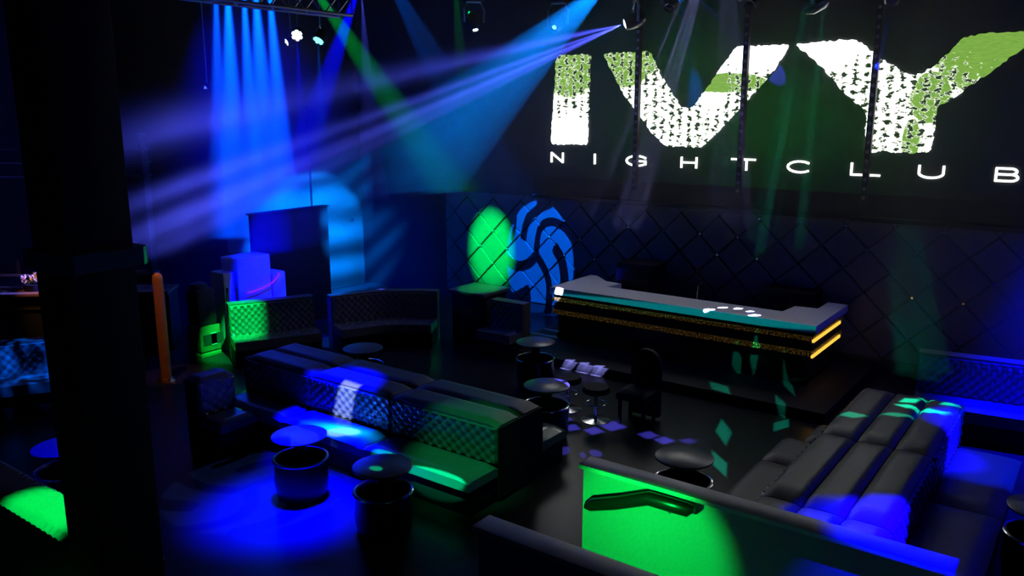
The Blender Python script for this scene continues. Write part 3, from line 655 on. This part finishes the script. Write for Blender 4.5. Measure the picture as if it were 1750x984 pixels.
# bar stools and the dark chair near the booth
def stool(label):
    t = thing('bar_stool', (0, 0, 0), label, 'stool', 'bar stools in front of the booth')
    MB().lathe([(0, 0), (.2, 0), (.2, .012), (.04, .03), (.03, .05)], n=28).build('base', M_CHROME, t, world=False)
    MB().lathe([(.025, .03), (.025, .42)], n=14).build('post', M_CHROME, t, world=False)
    MB().lathe([(0, .4), (.16, .4), (.19, .42), (.19, .46), (.17, .49), (0, .495)], n=28).build('seat', M_BLACKM, t, world=False)
    MB().tube([(.14 * math.cos(a), .14 * math.sin(a), .25) for a in [2 * PI * k / 24 for k in range(24)]], .008, closed=True).build('foot_ring', M_CHROME, t, world=False)
    return t
s0 = stool('left bar stool with thin chrome post in front of the booth'); s0.location = (-6.05, 9.6, 0)
s1 = copy_tree(s0); s1.location = (-5.5, 9.45, 0); s1['label'] = 'right bar stool with thin chrome post in front of the booth'
ch = thing('round_back_chair', (-5.0, 9.75, 0), 'black chair with rounded high back in front of the booth', 'chair')
bk = MB(); ap = [(-5.22, .05)] + [(-5.0 - .22 * math.cos(a), .78 + .22 * math.sin(a)) for a in [PI * k / 14 for k in range(15)]] + [(-4.78, .05)]
Mr = Matrix.Translation((0, 9.95, 0)) @ Matrix.Rotation(PI / 2, 4, 'X')
bk.prism([(x, z) for x, z in ap], -.05, .03, M=Mr); bk.build('backrest', M_BLACKM, ch)
cushion(MB(), -5.22, -4.78, 9.5, 9.93, .36, .5).build('seat', M_BLACKM, ch)
for sx in (-5.2, -4.84):
    for sy in (9.53, 9.84): MB().box(sx, sx + .04, sy, sy + .04, 0, .37).build('leg', M_BLACKM, ch)

# ------------------------------------------------------------------ partitions and the stair between them
def partition(label, x0, x1, y, zt):
    t = thing('low_partition_wall', ((x0 + x1) / 2, y, 0), label, 'partition')
    MB().box(x0, x1, y - .04, y + .06, 0, zt - .03).build('partition_panel', M_PART, t)
    MB().box(x0 - .02, x1 + .02, y - .075, y + .085, zt - .03, zt, .004).build('capping', M_CAP, t); return t
partition('green-lit half wall with pale capping and a black handrail, lower right', -2.56, -.45, 4.3, 2.0)
partition('nearer dark half wall with dark capping at the bottom edge', -2.6, 1.2, 3.27, 2.0)
hr = thing('black_handrail', (-2.1, 4.26, 1.85), 'stubby black bent handrail on the green-lit half wall', 'handrail')
HP = [(-2.51, 4.2, 1.74), (-2.46, 4.2, 1.765), (-2.28, 4.2, 1.83), (-2.06, 4.2, 1.925), (-1.92, 4.2, 1.925), (-1.81, 4.2, 1.925), (-1.77, 4.2, 1.94)]
mb = MB()
def obar(mb, pts, hw, hh):
    vs = []; fs = []
    for i, p in enumerate(pts):
        k = [.35, .95, 1, 1, 1, .95, .4][i]
        for a in range(12):
            t = 2 * PI * a / 12; vs.append((p[0], p[1] + hw * k * math.cos(t), p[2] + hh * k * math.copysign(abs(math.sin(t)) ** .6, math.sin(t))))
    for i in range(len(pts) - 1):
        for a in range(12): fs.append([i * 12 + a, i * 12 + (a + 1) % 12, i * 12 + 12 + (a + 1) % 12, i * 12 + 12 + a])
    fs += [list(range(12))[::-1], [(len(pts) - 1) * 12 + a for a in range(12)]]
    return mb.add(vs, fs, True)
rl_ = obar(mb, HP, .034, .046).build('rail', M_BLACK, hr)
for bx, bz in ((-2.36, 1.775), (-2.41, 1.765), (-1.93, 1.875)):
    MB().tube([(bx, 4.26, bz), (bx, 4.21, bz), (bx, 4.19, bz + .02)], .014).build('bracket', M_BLACK, hr)
stp = thing('staircase', (-3.0, 3.8, 0), 'dark staircase with metal nosings rising between the two half walls', 'stairs')
for k in range(8):
    x = -4.3 + k * .28; z = .13 * (k + 1)
    MB().box(x, x + .3 if k < 7 else 1.0, 3.36, 4.24, 0, z - .014).build('step', M_FLOOR, stp)
    MB().box(x - .005, x + .03, 3.36, 4.24, z - .014, z, .003).build('nosing', M_STEEL, stp)

# ------------------------------------------------------------------ big column at left with its glassy drink shelf
co = thing('square_column', (-5.93, 2.9, 0), 'huge dark square column filling the left of the view', 'column')
MB().box(-6.17, -5.69, 2.66, 3.14, 0, 6.9, .01).build('column_shaft', M_COLUMN, co)
sh = thing('glass_shelf', (-5.93, 2.9, 3.1), 'clear glassy shelf band wrapped around the dark column', 'shelf')
M_CLEAR = mat('smoky_clear_acrylic', (0.12, 0.18, 0.3), 0.12, spec=.8, noise=(3, .2), bump=(8, .3))
MB().prism([(-6.2, 2.60), (-5.66, 2.60), (-5.6, 2.66), (-5.6, 3.16), (-5.66, 3.22), (-6.2, 3.22)], 3.12, 3.25).build('acrylic_band', M_CLEAR, sh)

# ------------------------------------------------------------------ left bar
ang = math.atan2(7.8 - 6.05, -13.5 + 15.5)
lb = thing('bar_counter', (-15.5, 6.05, 0), 'dark bar counter with thin warm-lit edges behind the column at far left', 'bar counter', rz=ang)
def lbox(name, m, *a, p=lb, **k): return MB().box(*a, **k).build(name, m, p, world=False)
lbox('counter_top', mat('brown_counter_top', (.16, .09, .05), .25, noise=(7, .2)), -1.2, 2.85, -.05, .6, 1.04, 1.1, bev=.01)
lbox('front_panel', M_BLACK, -1.15, 2.8, 0.02, .1, 0, 1.04)
lbox('foot_moulding', M_BRASS, -1.15, 2.8, -.005, .02, .80, .812)
lbox('end_panel', M_BLACKM, 2.78, 2.84, .02, .55, 0, 1.04)
bb = thing('back_bar_shelves', (-15.5 - 1.3 * math.sin(ang), 6.05 + 1.3 * math.cos(ang), 0), 'tall back bar shelving with faint greenish rails behind the bar counter', 'shelves', rz=ang)
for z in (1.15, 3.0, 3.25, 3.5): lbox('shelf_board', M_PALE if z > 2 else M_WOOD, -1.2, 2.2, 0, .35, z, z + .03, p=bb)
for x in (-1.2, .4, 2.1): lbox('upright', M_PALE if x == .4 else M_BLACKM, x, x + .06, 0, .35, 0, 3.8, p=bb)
lbox('base_cabinet', M_BLACKM, -1.2, 2.2, .0, .35, 0, 1.15, p=bb)
def on_line(u, v, z, o=lb): return o.matrix_basis @ Vector((u, v, z))
bt = thing('liquor_bottle', on_line(-.35, 1.45, 1.18), 'amber liquor bottle on the back bar at the far left edge', 'bottle', 'amber bottles on the back bar')
MB().lathe([(0, 0), (.04, 0), (.042, .02), (.042, .18), (.015, .23), (.014, .28)], n=16).build('glass_body', M_GLASS, bt, world=False)
MB().lathe([(.016, .27), (.016, .3), (0, .302)], n=12).build('cap', M_BRASS, bt, world=False)
for i in range(1, 4):
    c = copy_tree(bt); c.location = on_line(-.1 + i * .2 + random.uniform(-.02, .02), 1.45, 1.18)
for o, n_ in zip([x for x in bpy.data.objects if x.name.startswith('liquor_bottle')], ('leftmost', 'second from left', 'third from left', 'rightmost')): o['label'] = 'amber liquor bottle on the back bar, ' + n_ + ' of the four'
fl = thing('flower_arrangement', on_line(.5, .3, 1.1), 'low dark pot of cream flowers on the bar counter', 'flowers')
MB().lathe([(0, 0), (.2, 0), (.23, .12), (.21, .13), (0, .1)], n=24).build('pot', M_BLACKM, fl, world=False)
pm = MB()
for i in range(46):
    a = random.uniform(0, 2 * PI); r = random.uniform(0, .23); z = .13 + random.uniform(0, .1); t = random.uniform(0, 2 * PI)
    for k in range(4):
        b = t + k * PI / 2; c0 = Vector((r * math.cos(a), r * math.sin(a), z)); d = Vector((math.cos(b), math.sin(b), 1.3)) * .05; e = Vector((-math.sin(b), math.cos(b), 0)) * .018
        pm.add([c0, c0 + d * .6 + e, c0 + d * 1.15, c0 + d * .6 - e, c0 + d * .5 + Vector((0, 0, .008))], [[0, 1, 4], [1, 2, 4], [2, 3, 4], [3, 0, 4], [0, 3, 2, 1]])
pm.build('petals', M_FLOWER, fl, world=False)
lm = MB()
for i in range(30):
    a = random.uniform(0, 2 * PI); c0 = Vector((.1 * math.cos(a), .1 * math.sin(a), .1)); d = Vector((math.cos(a), math.sin(a), .5)) * .14; e = Vector((-math.sin(a), math.cos(a), 0)) * .025
    lm.add([c0, c0 + d * .5 + e, c0 + d, c0 + d * .5 - e, c0 + d * .5 + Vector((0, 0, .01))], [[0, 1, 4], [1, 2, 4], [2, 3, 4], [3, 0, 4], [0, 3, 2, 1]])
lm.build('leaves', M_LEAF, fl, world=False)
mo = thing('till_screen', on_line(.68, 1.42, 1.18), 'small glowing pale blue till screen on the back bar', 'monitor', rz=ang)
lbox('stand', M_BLACKM, -.08, .08, -.04, .08, 0, .22, p=mo); lbox('screen_case', M_BLACKM, -.2, .2, -.02, .02, .2, .48, p=mo, bev=.005); lbox('lit_screen', emis('till_glow', (.25, .35, 1.0), .75), -.185, .185, -.026, -.02, .215, .465, p=mo)
dl = thing('dome_lamp', on_line(.72, .75, 1.1), 'round black dome lamp in front of the till screen', 'lamp')
MB().lathe([(0, 0), (.1, 0), (.1, .015), (.015, .025), (.015, .32)], n=20).box(-.12, .12, -.12, .12, -.02, 0).build('stem', M_BLACKM, dl, world=False)
MB().lathe([(.15, .22), (.165, .28), (.15, .38), (.09, .45), (0, .475)], n=24).build('shade', M_BLACKM, dl, world=False)
lbox('counter_shelf', M_BLACKM, 0.3, 1.1, .55, .95, 1.02, 1.08)
# orange-lit post with brass foot
op = thing('wood_post', (-11.85, 6.87, 0), 'slim round orange-brown post standing lit right of the column', 'post')
MB().lathe([(.075, .05), (.08, .1), (.08, 1.66), (.07, 1.72), (.03, 1.76), (0, 1.765)], n=20, c=(-11.85, 6.87, 0)).build('post_body', M_WOOD, op)
MB().lathe([(0, 0), (.15, 0), (.15, .02), (.12, .03), (.13, .045), (.1, .055), (.11, .07), (.08, .08)], n=28, c=(-11.85, 6.87, 0)).build('ribbed_foot', M_BRASS, op)
# ------------------------------------------------------------------ things at the left end of the hall
dp = thing('dark_room_divider', (-13.05, 10.6, 0), 'tall plain dark blue-lit divider panel behind the white cabinet', 'room divider')
MB().box(-13.1, -13.0, 9.5, 11.35, 0, 2.3, .01).build('divider_panel', M_BLACKM, dp); MB().box(-13.14, -12.97, 9.48, 11.37, 2.3, 2.33).build('top_rail', M_BLACKM, dp)
MB().box(-13.2, -12.9, 9.5, 9.6, 0, .06).box(-13.2, -12.9, 11.1, 11.2, 0, .06).build('foot', M_BLACKM, dp)
pd = thing('tall_pale_door', (-15.08, 13.45, 0), 'very tall pale grey door panel with a small knob in the back left corner', 'door')
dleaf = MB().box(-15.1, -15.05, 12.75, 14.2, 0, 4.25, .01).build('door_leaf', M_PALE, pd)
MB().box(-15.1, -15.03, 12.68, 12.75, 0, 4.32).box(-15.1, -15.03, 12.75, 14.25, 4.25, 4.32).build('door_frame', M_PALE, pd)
kb = MB().lathe([(0, 0), (.02, 0), (.015, .03), (.035, .05), (.03, .07), (0, .08)], n=16, M=Matrix.Translation((-15.05, 13.86, 1.62)) @ Matrix.Rotation(PI / 2, 4, 'Y')).build('knob', M_CHROME, pd); sub(kb, dleaf)
wc = thing('white_cabinet', (-12.65, 9.15, 0), 'stepped white cabinet glowing bright blue above the quilted banquette', 'cabinet')
MB().box(-12.9, -12.42, 8.71, 9.42, .0, 1.65, .02).build('tall_section', M_WHITE, wc)
MB().box(-12.88, -12.40, 9.42, 9.74, .0, 1.29, .04).build('low_section', M_WHITE, wc)
MB().box(-12.9, -12.5, 8.47, 8.71, .0, 1.42, .02).build('side_section', M_WHITE, wc)
MB().box(-12.42, -12.405, 8.8, 9.36, .1, .75, .004).build('cabinet_door', M_WHITE, wc)
pt = [(-12.37, 9.58, 1.28), (-12.37, 9.52, 1.2), (-12.37, 9.4, 1.12), (-12.37, 9.2, 1.06), (-12.37, 9.02, 1.03), (-12.37, 8.86, 1.02)]
pk = tag(MB().tube(pt, .011).build('streak_tube', emis('magenta_glow', (.35, .02, 1.0), 1.0)), 'thin curved tube glowing magenta as a reflected streak on the white cabinet', 'light tube')  # emission on the tube stands in for a pink reflected streak
ds = thing('display_stand', (-12.7, 8.13, 0), 'narrow pale display stand with two square cutouts lit green', 'display stand')
MB().box(-12.9, -12.5, 7.93, 8.33, .1, .55, .01).box(-12.9, -12.5, 7.93, 8.33, 0, .08, .01).build('stand_body', M_WOOD, ds)
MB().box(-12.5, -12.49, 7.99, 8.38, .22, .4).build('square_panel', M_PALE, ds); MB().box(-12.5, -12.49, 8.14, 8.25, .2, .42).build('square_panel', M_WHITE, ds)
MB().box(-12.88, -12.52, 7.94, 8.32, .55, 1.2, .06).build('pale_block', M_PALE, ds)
MB().lathe([(0, .0), (.17, .0), (.14, .1), (.04, .14), (0, .14)], c=(-12.7, 8.1, 1.18), n=20).build('pale_cap', M_PALE, ds)
hg = thing('crystal_pole', (-12.28, 8.38, 0), 'slim black pole with glinting green crystals at its foot', 'pole')
MB().lathe([(0, 0), (.1, 0), (.1, .02), (.022, .03), (.022, 1.2), (0, 1.21)], c=(-12.28, 8.38, 0), n=16).build('pole_body', M_BLACK, hg)
for i in range(9):
    a = i * 2.4; c = Vector((-12.28 + .06 * math.cos(a), 8.38 + .04 * math.sin(a), .06 + .035 * (i % 5))); s = .022
    MB().add([c + Vector(q) * s for q in ((1, 0, 0), (-1, 0, 0), (0, 1, 0), (0, -1, 0), (0, 0, 1), (0, 0, -1))], [[0, 2, 4], [2, 1, 4], [1, 3, 4], [3, 0, 4], [2, 0, 5], [1, 2, 5], [3, 1, 5], [0, 3, 5]]).build('crystal', M_CRYS, hg)

# ------------------------------------------------------------------ lighting rig
def truss(label, x0, x1, y, z, s=.3, rz=0):
    t = thing('lighting_truss', ((x0 + x1) / 2, y, z), label, 'truss', None, rz); cx = (x0 + x1) / 2; x0 -= cx; x1 -= cx; yy, zz = y, z; y = z = 0; W = {'world': False}
    for dy, dz in ((0, 0), (s, 0), (0, s), (s, s)): MB().tube([(x0, y + dy, z + dz), (x1, y + dy, z + dz)], .025).build('chord', M_STEEL, t, **W)
    m = MB(); n = int(abs(x1 - x0) / s); st = (x1 - x0) / n
    for i in range(n):
        a, b = x0 + i * st, x0 + (i + 1) * st; (c, d) = (a, b) if i % 2 else (b, a)
        for dy in (0, s): m.tube([(c, y + dy, z), (d, y + dy, z + s)], .012, n=6)
        for dz in (0, s): m.tube([(c, y, z + dz), (d, y + s, z + dz)], .012, n=6)
        if i == n - 1:
            m.tube([(b, y, z), (b, y, z + s)], .012, n=6); m.tube([(b, y + s, z), (b, y + s, z + s)], .012, n=6)
    m.build('braces', M_STEEL, t, **W)
    for xx in (x0 + .4, x1 - .4): MB().tube([(xx, y + s / 2, z + s), (xx, y + s / 2, 6.9 - zz)], .015).build('hanger', M_BLACKM, t, **W)
    return t
tt = truss('steel lighting truss high above the left of the floor', -2.1, 2.1, 0, 5.6, rz=PI / 2)
tt.location = (-9.62, 6.95, 5.6)
truss('steel lighting truss carrying the moving lamps before the screen', -11.5, 1.5, 12.85, 6.42)

def head_lamp(label, pos, aim, lit, r=.06, group='moving head lamps before the screen', zt=6.42, yaw_turn=None):
    """pos = lens centre; yoke and base hang from above"""
    pos = Vector(pos); d = (Vector(aim) - pos).normalized(); pivot = pos - d * .2
    t = thing('moving_head_lamp', (pivot.x, pivot.y, zt), label, 'stage lamp', group)
    M = Matrix.Translation(pivot) @ d.to_track_quat('Z', 'X').to_matrix().to_4x4()
    top = pivot.z + .34
    MB().box(pivot.x - .16, pivot.x + .16, pivot.y - .13, pivot.y + .13, top, top + .12, .02).build('base', M_BLACKM, t)
    MB().tube([(pivot.x, pivot.y, top + .11), (pivot.x, pivot.y, zt + .01)], .02).build('clamp', M_BLACKM, t)
    ya = math.atan2(d.y, d.x) if yaw_turn is None else yaw_turn
    s = Vector((-math.sin(ya), math.cos(ya), 0)); 
    pts = [pivot + s * .19 - Vector((0, 0, .03)), pivot + s * .2 + Vector((0, 0, .2)), pivot + s * .13 + Vector((0, 0, .33)), pivot - s * .13 + Vector((0, 0, .33)), pivot - s * .2 + Vector((0, 0, .2)), pivot - s * .19 - Vector((0, 0, .03))]
    MB().tube(pts, .022, n=8).build('yoke', M_STEEL, t)
    hd = MB().lathe([(0, -.17), (.09, -.16), (.13, -.08), (.13, .1), (r + .035, .185), (r + .03, .2), (r + .005, .185)], n=28, M=M).build('head', M_BLACK, t)
    ln = MB().lathe([(r + .005, .186), (r * .7, .196), (0, .2)], n=28, M=M).build('lens', lit or mat('dark_lens', (.02, .02, .03), .05, noise=(5, .1)), t); sub(ln, hd)
    return t
head_lamp('brightest white-lit moving head lamp throwing the violet beam left', L1, T1, M_LW, .07)
head_lamp('unlit moving head lamp left of the V gap above the screen', (-6.35, 13.0, 5.85), (-6.2, 11, 4.0), None)
head_lamp('unlit moving head lamp above the right arm of the V', (-5.0, 13.0, 5.8), (-4.8, 11.0, 4.2), None)
head_lamp('moving head lamp with slim white-green lens above the Y', (-4.14, 13.0, 5.68), (-5.6, 13.1, 5.0), M_LG, .05)
head_lamp('moving head lamp with blue lens throwing a thin beam down at far right', (-2.94, 13.0, 5.68), (-3.2, 13.4, 4.6), M_LB, .06)
head_lamp('moving head lamp with a small cyan lens inside the wide cyan beam', (-8.61, 13.0, 5.67), (-8.0, 9, 3.0), M_LC, .035)
head_lamp('small lit lamp with a narrow downward beam left of the cyan beam', (-10.02, 12.5, 5.66), (-9.0, 11.9, 3.0), M_LW, .045)
head_lamp('moving head lamp at the top edge whose cyan fan crosses the hall', L2 - Vector((0, 0, .0)), T2, M_LC, .05, zt=6.5)
# led par cans with clusters of diodes
def par(label, pos, aim, lit, n, r=.085, squash=1.0):
    pos = Vector(pos); d = (Vector(aim) - pos).normalized(); M = Matrix.Translation(pos - d * .1) @ d.to_track_quat('Z', 'X').to_matrix().to_4x4()
    t = thing('led_par_lamp', (pos.x, pos.y, 5.62), label, 'stage lamp', 'LED par lamps at upper left')
    hs = MB().lathe([(0, -.14), (.07, -.13), (r + .01, -.06), (r + .015, .09), (r + .015, .1), (r, .095), (r, .07), (0, .07)], n=28, M=M).build('housing', M_BLACKM, t)
    MB().tube([M @ Vector((r + .03, 0, 0)), pos + Vector((0, 0, .2)) - d * .1, M @ Vector((-r - .03, 0, 0))], .01).build('bracket', M_STEEL, t)
    MB().tube([pos + Vector((0, 0, .19)) - d * .1, (pos.x - d.x * .1, pos.y - d.y * .1, 6.9)], .012).build('hanger', M_STEEL, t)
    for k in range(n):
        a = 2 * PI * k / max(1, n - 1); rr = 0 if k == 0 else r * .66
        di = MB().lathe([(r * .34, 0), (r * .25, .02), (0, .028)], n=12, M=M @ Matrix.Translation((rr * math.cos(a), rr * math.sin(a), .072))).build('diode', lit, t); sub(di, hs)
par('white-lit LED par lamp below the truss at upper left', (-12.05, 10, 5.50), (-9, 6.5, 3.9), M_LW, 7, .1)
par('cyan LED par lamp seen at a slant right of the white one', (-11.5, 10, 5.38), (-11.3, 8.5, 3.6), M_LC, 7, .1)
par('small LED par lamp seen edge-on left of the white one', (-12.35, 10, 5.4), (-12.9, 8.1, 4.6), M_LW, 5, .06)
par('tiny blue lamp high on the dark left wall', (-14.9, 10, 4.65), (-14, 8, 3.6), M_LB, 4, .04)

# swirl plates: curved dark arms cut in a plate close under two of the lamps
ARMS = [([(1300, 95), (1200, 130), (1130, 180), (1097, 250), (1085, 320)], 25), ([(1460, 300), (1400, 235), (1330, 205), (1260, 210), (1210, 250), (1190, 320), (1180, 380), (1165, 415), (1120, 440), (1050, 455), (960, 430)], 21),
        ([(1185, 390), (1240, 450), (1270, 510), (1268, 590), (1240, 650), (1195, 720)], 21), ([(1310, 335), (1350, 380), (1372, 440), (1375, 520), (1350, 600), (1330, 650)], 29), ([(1145, 565), (1090, 590), (1040, 610), (960, 600)], 30), ([(1018, 190), (1012, 260), (1000, 330)], 12)]
def swirl_plate(label, lamp, target, half_angle, d=.12, flip=1):
    lamp = Vector(lamp); dr = (Vector(target) - lamp).normalized()
    s = dr.cross(Vector((0, 0, 1))).normalized(); u = s.cross(dr).normalized(); rr = d * math.tan(R(half_angle))
    t = thing('gobo_lamp', (lamp.x, lamp.y, lamp.z), label, 'stage lamp')
    m = MB()
    for pts, wd in ARMS:
        P = [Vector(p) for p in smooth_path([((x - 1205) / 240, -(y - 385) / 310) for x, y in pts], 5)]; W = []
        for i in range(len(P)):
            e = (P[min(i + 1, len(P) - 1)] - P[max(0, i - 1)]).normalized(); k = 1 if 0 < i < len(P) - 1 else .6; W.append(Vector((-e.y, e.x)) * wd / 265 * k)
        q = [p + w_ for p, w_ in zip(P, W)] + [p - w_ for p, w_ in zip(P[::-1], W[::-1])]
        n = len(P); vs = [lamp + dr * (d + o_) + s * (x.x * rr * flip) + u * (x.y * rr) for o_ in (0, .001) for x in q]; N = len(q)
        fs = []
        for o_ in (0, N):
            for i in range(n - 1): fs.append([o_ + i, o_ + i + 1, o_ + N - 2 - i, o_ + N - 1 - i])
        for i in range(N): fs.append([i, (i + 1) % N, N + (i + 1) % N, N + i])
        m.add(vs, fs)
    m.build('gobo_arms', M_BLACKM, t)
    M = Matrix.Translation(lamp) @ dr.to_track_quat('Z', 'X').to_matrix().to_4x4()
    MB().lathe([(0, -.2), (.12, -.19), (.14, -.1), (.14, .16), (.13, .16), (.13, -.08), (0, -.08)], n=24, M=M).build('housing', M_BLACKM, t)
    MB().tube([lamp + Vector((0, 0, .1)), (lamp.x, lamp.y, 6.9)], .02).build('hanger', M_BLACKM, t)
swirl_plate('ceiling lamp projecting the blue swirl on the padded wall', SWL, (-9.72, 14.2, 1.25), 7.0)
swirl_plate('ceiling lamp projecting the faint swirl on the floor by the tables', SWF, (-7.5, 5.3, 0), 9)
gl = thing('small_wall_lamp', (-2.12, 3.38, 1.93), 'small green lamp on the hidden side of the nearer half wall', 'lamp')
MB().box(-2.19, -2.05, 3.33, 3.385, 1.88, 1.955, .01).build('lamp_body', M_BLACKM, gl); MB().box(-2.17, -2.07, 3.385, 3.39, 1.9, 1.945).build('lamp_lens', M_LG, gl)

# ------------------------------------------------------------------ haze
hz = bpy.data.materials.new('stage_haze'); hz.use_nodes = True; nt = hz.node_tree; nt.nodes.clear()
o = nt.nodes.new('ShaderNodeOutputMaterial'); vs = nt.nodes.new('ShaderNodeVolumeScatter'); vs.inputs['Color'].default_value = (1, 1, 1, 1)
HAZE = 0.009
vs.inputs['Density'].default_value = HAZE; vs.inputs['Anisotropy'].default_value = 0.2; nt.links.new(vs.outputs[0], o.inputs['Volume'])
hz.cycles.homogeneous_volume = True
try: hz.cycles.volume_sampling = 'EQUIANGULAR'
except Exception: pass
tag(MB().box(-11.99, -2.61, 8.8, 13.9, 2.6, 6.85).build('haze', hz), 'thin stage haze hanging in the upper part of the hall', kind='stuff')
def dense(name, d, *b):
    m = hz.copy(); m.name = name; m.node_tree.nodes['Volume Scatter'].inputs['Density'].default_value = d; m.cycles.homogeneous_volume = True
    return MB().box(*b).build('haze', m)
tag(dense('haze_thick', .05, -14.95, -12.0, 7.5, 11.7, 1.7, 6.84), 'thicker bluish haze filled with the broad blue beams at upper left', kind='stuff')
tag(dense('haze_right', .022, -2.6, 2.85, 9.5, 13.6, 1.3, 6.84), 'bluish haze along the right edge before the screen', kind='stuff')
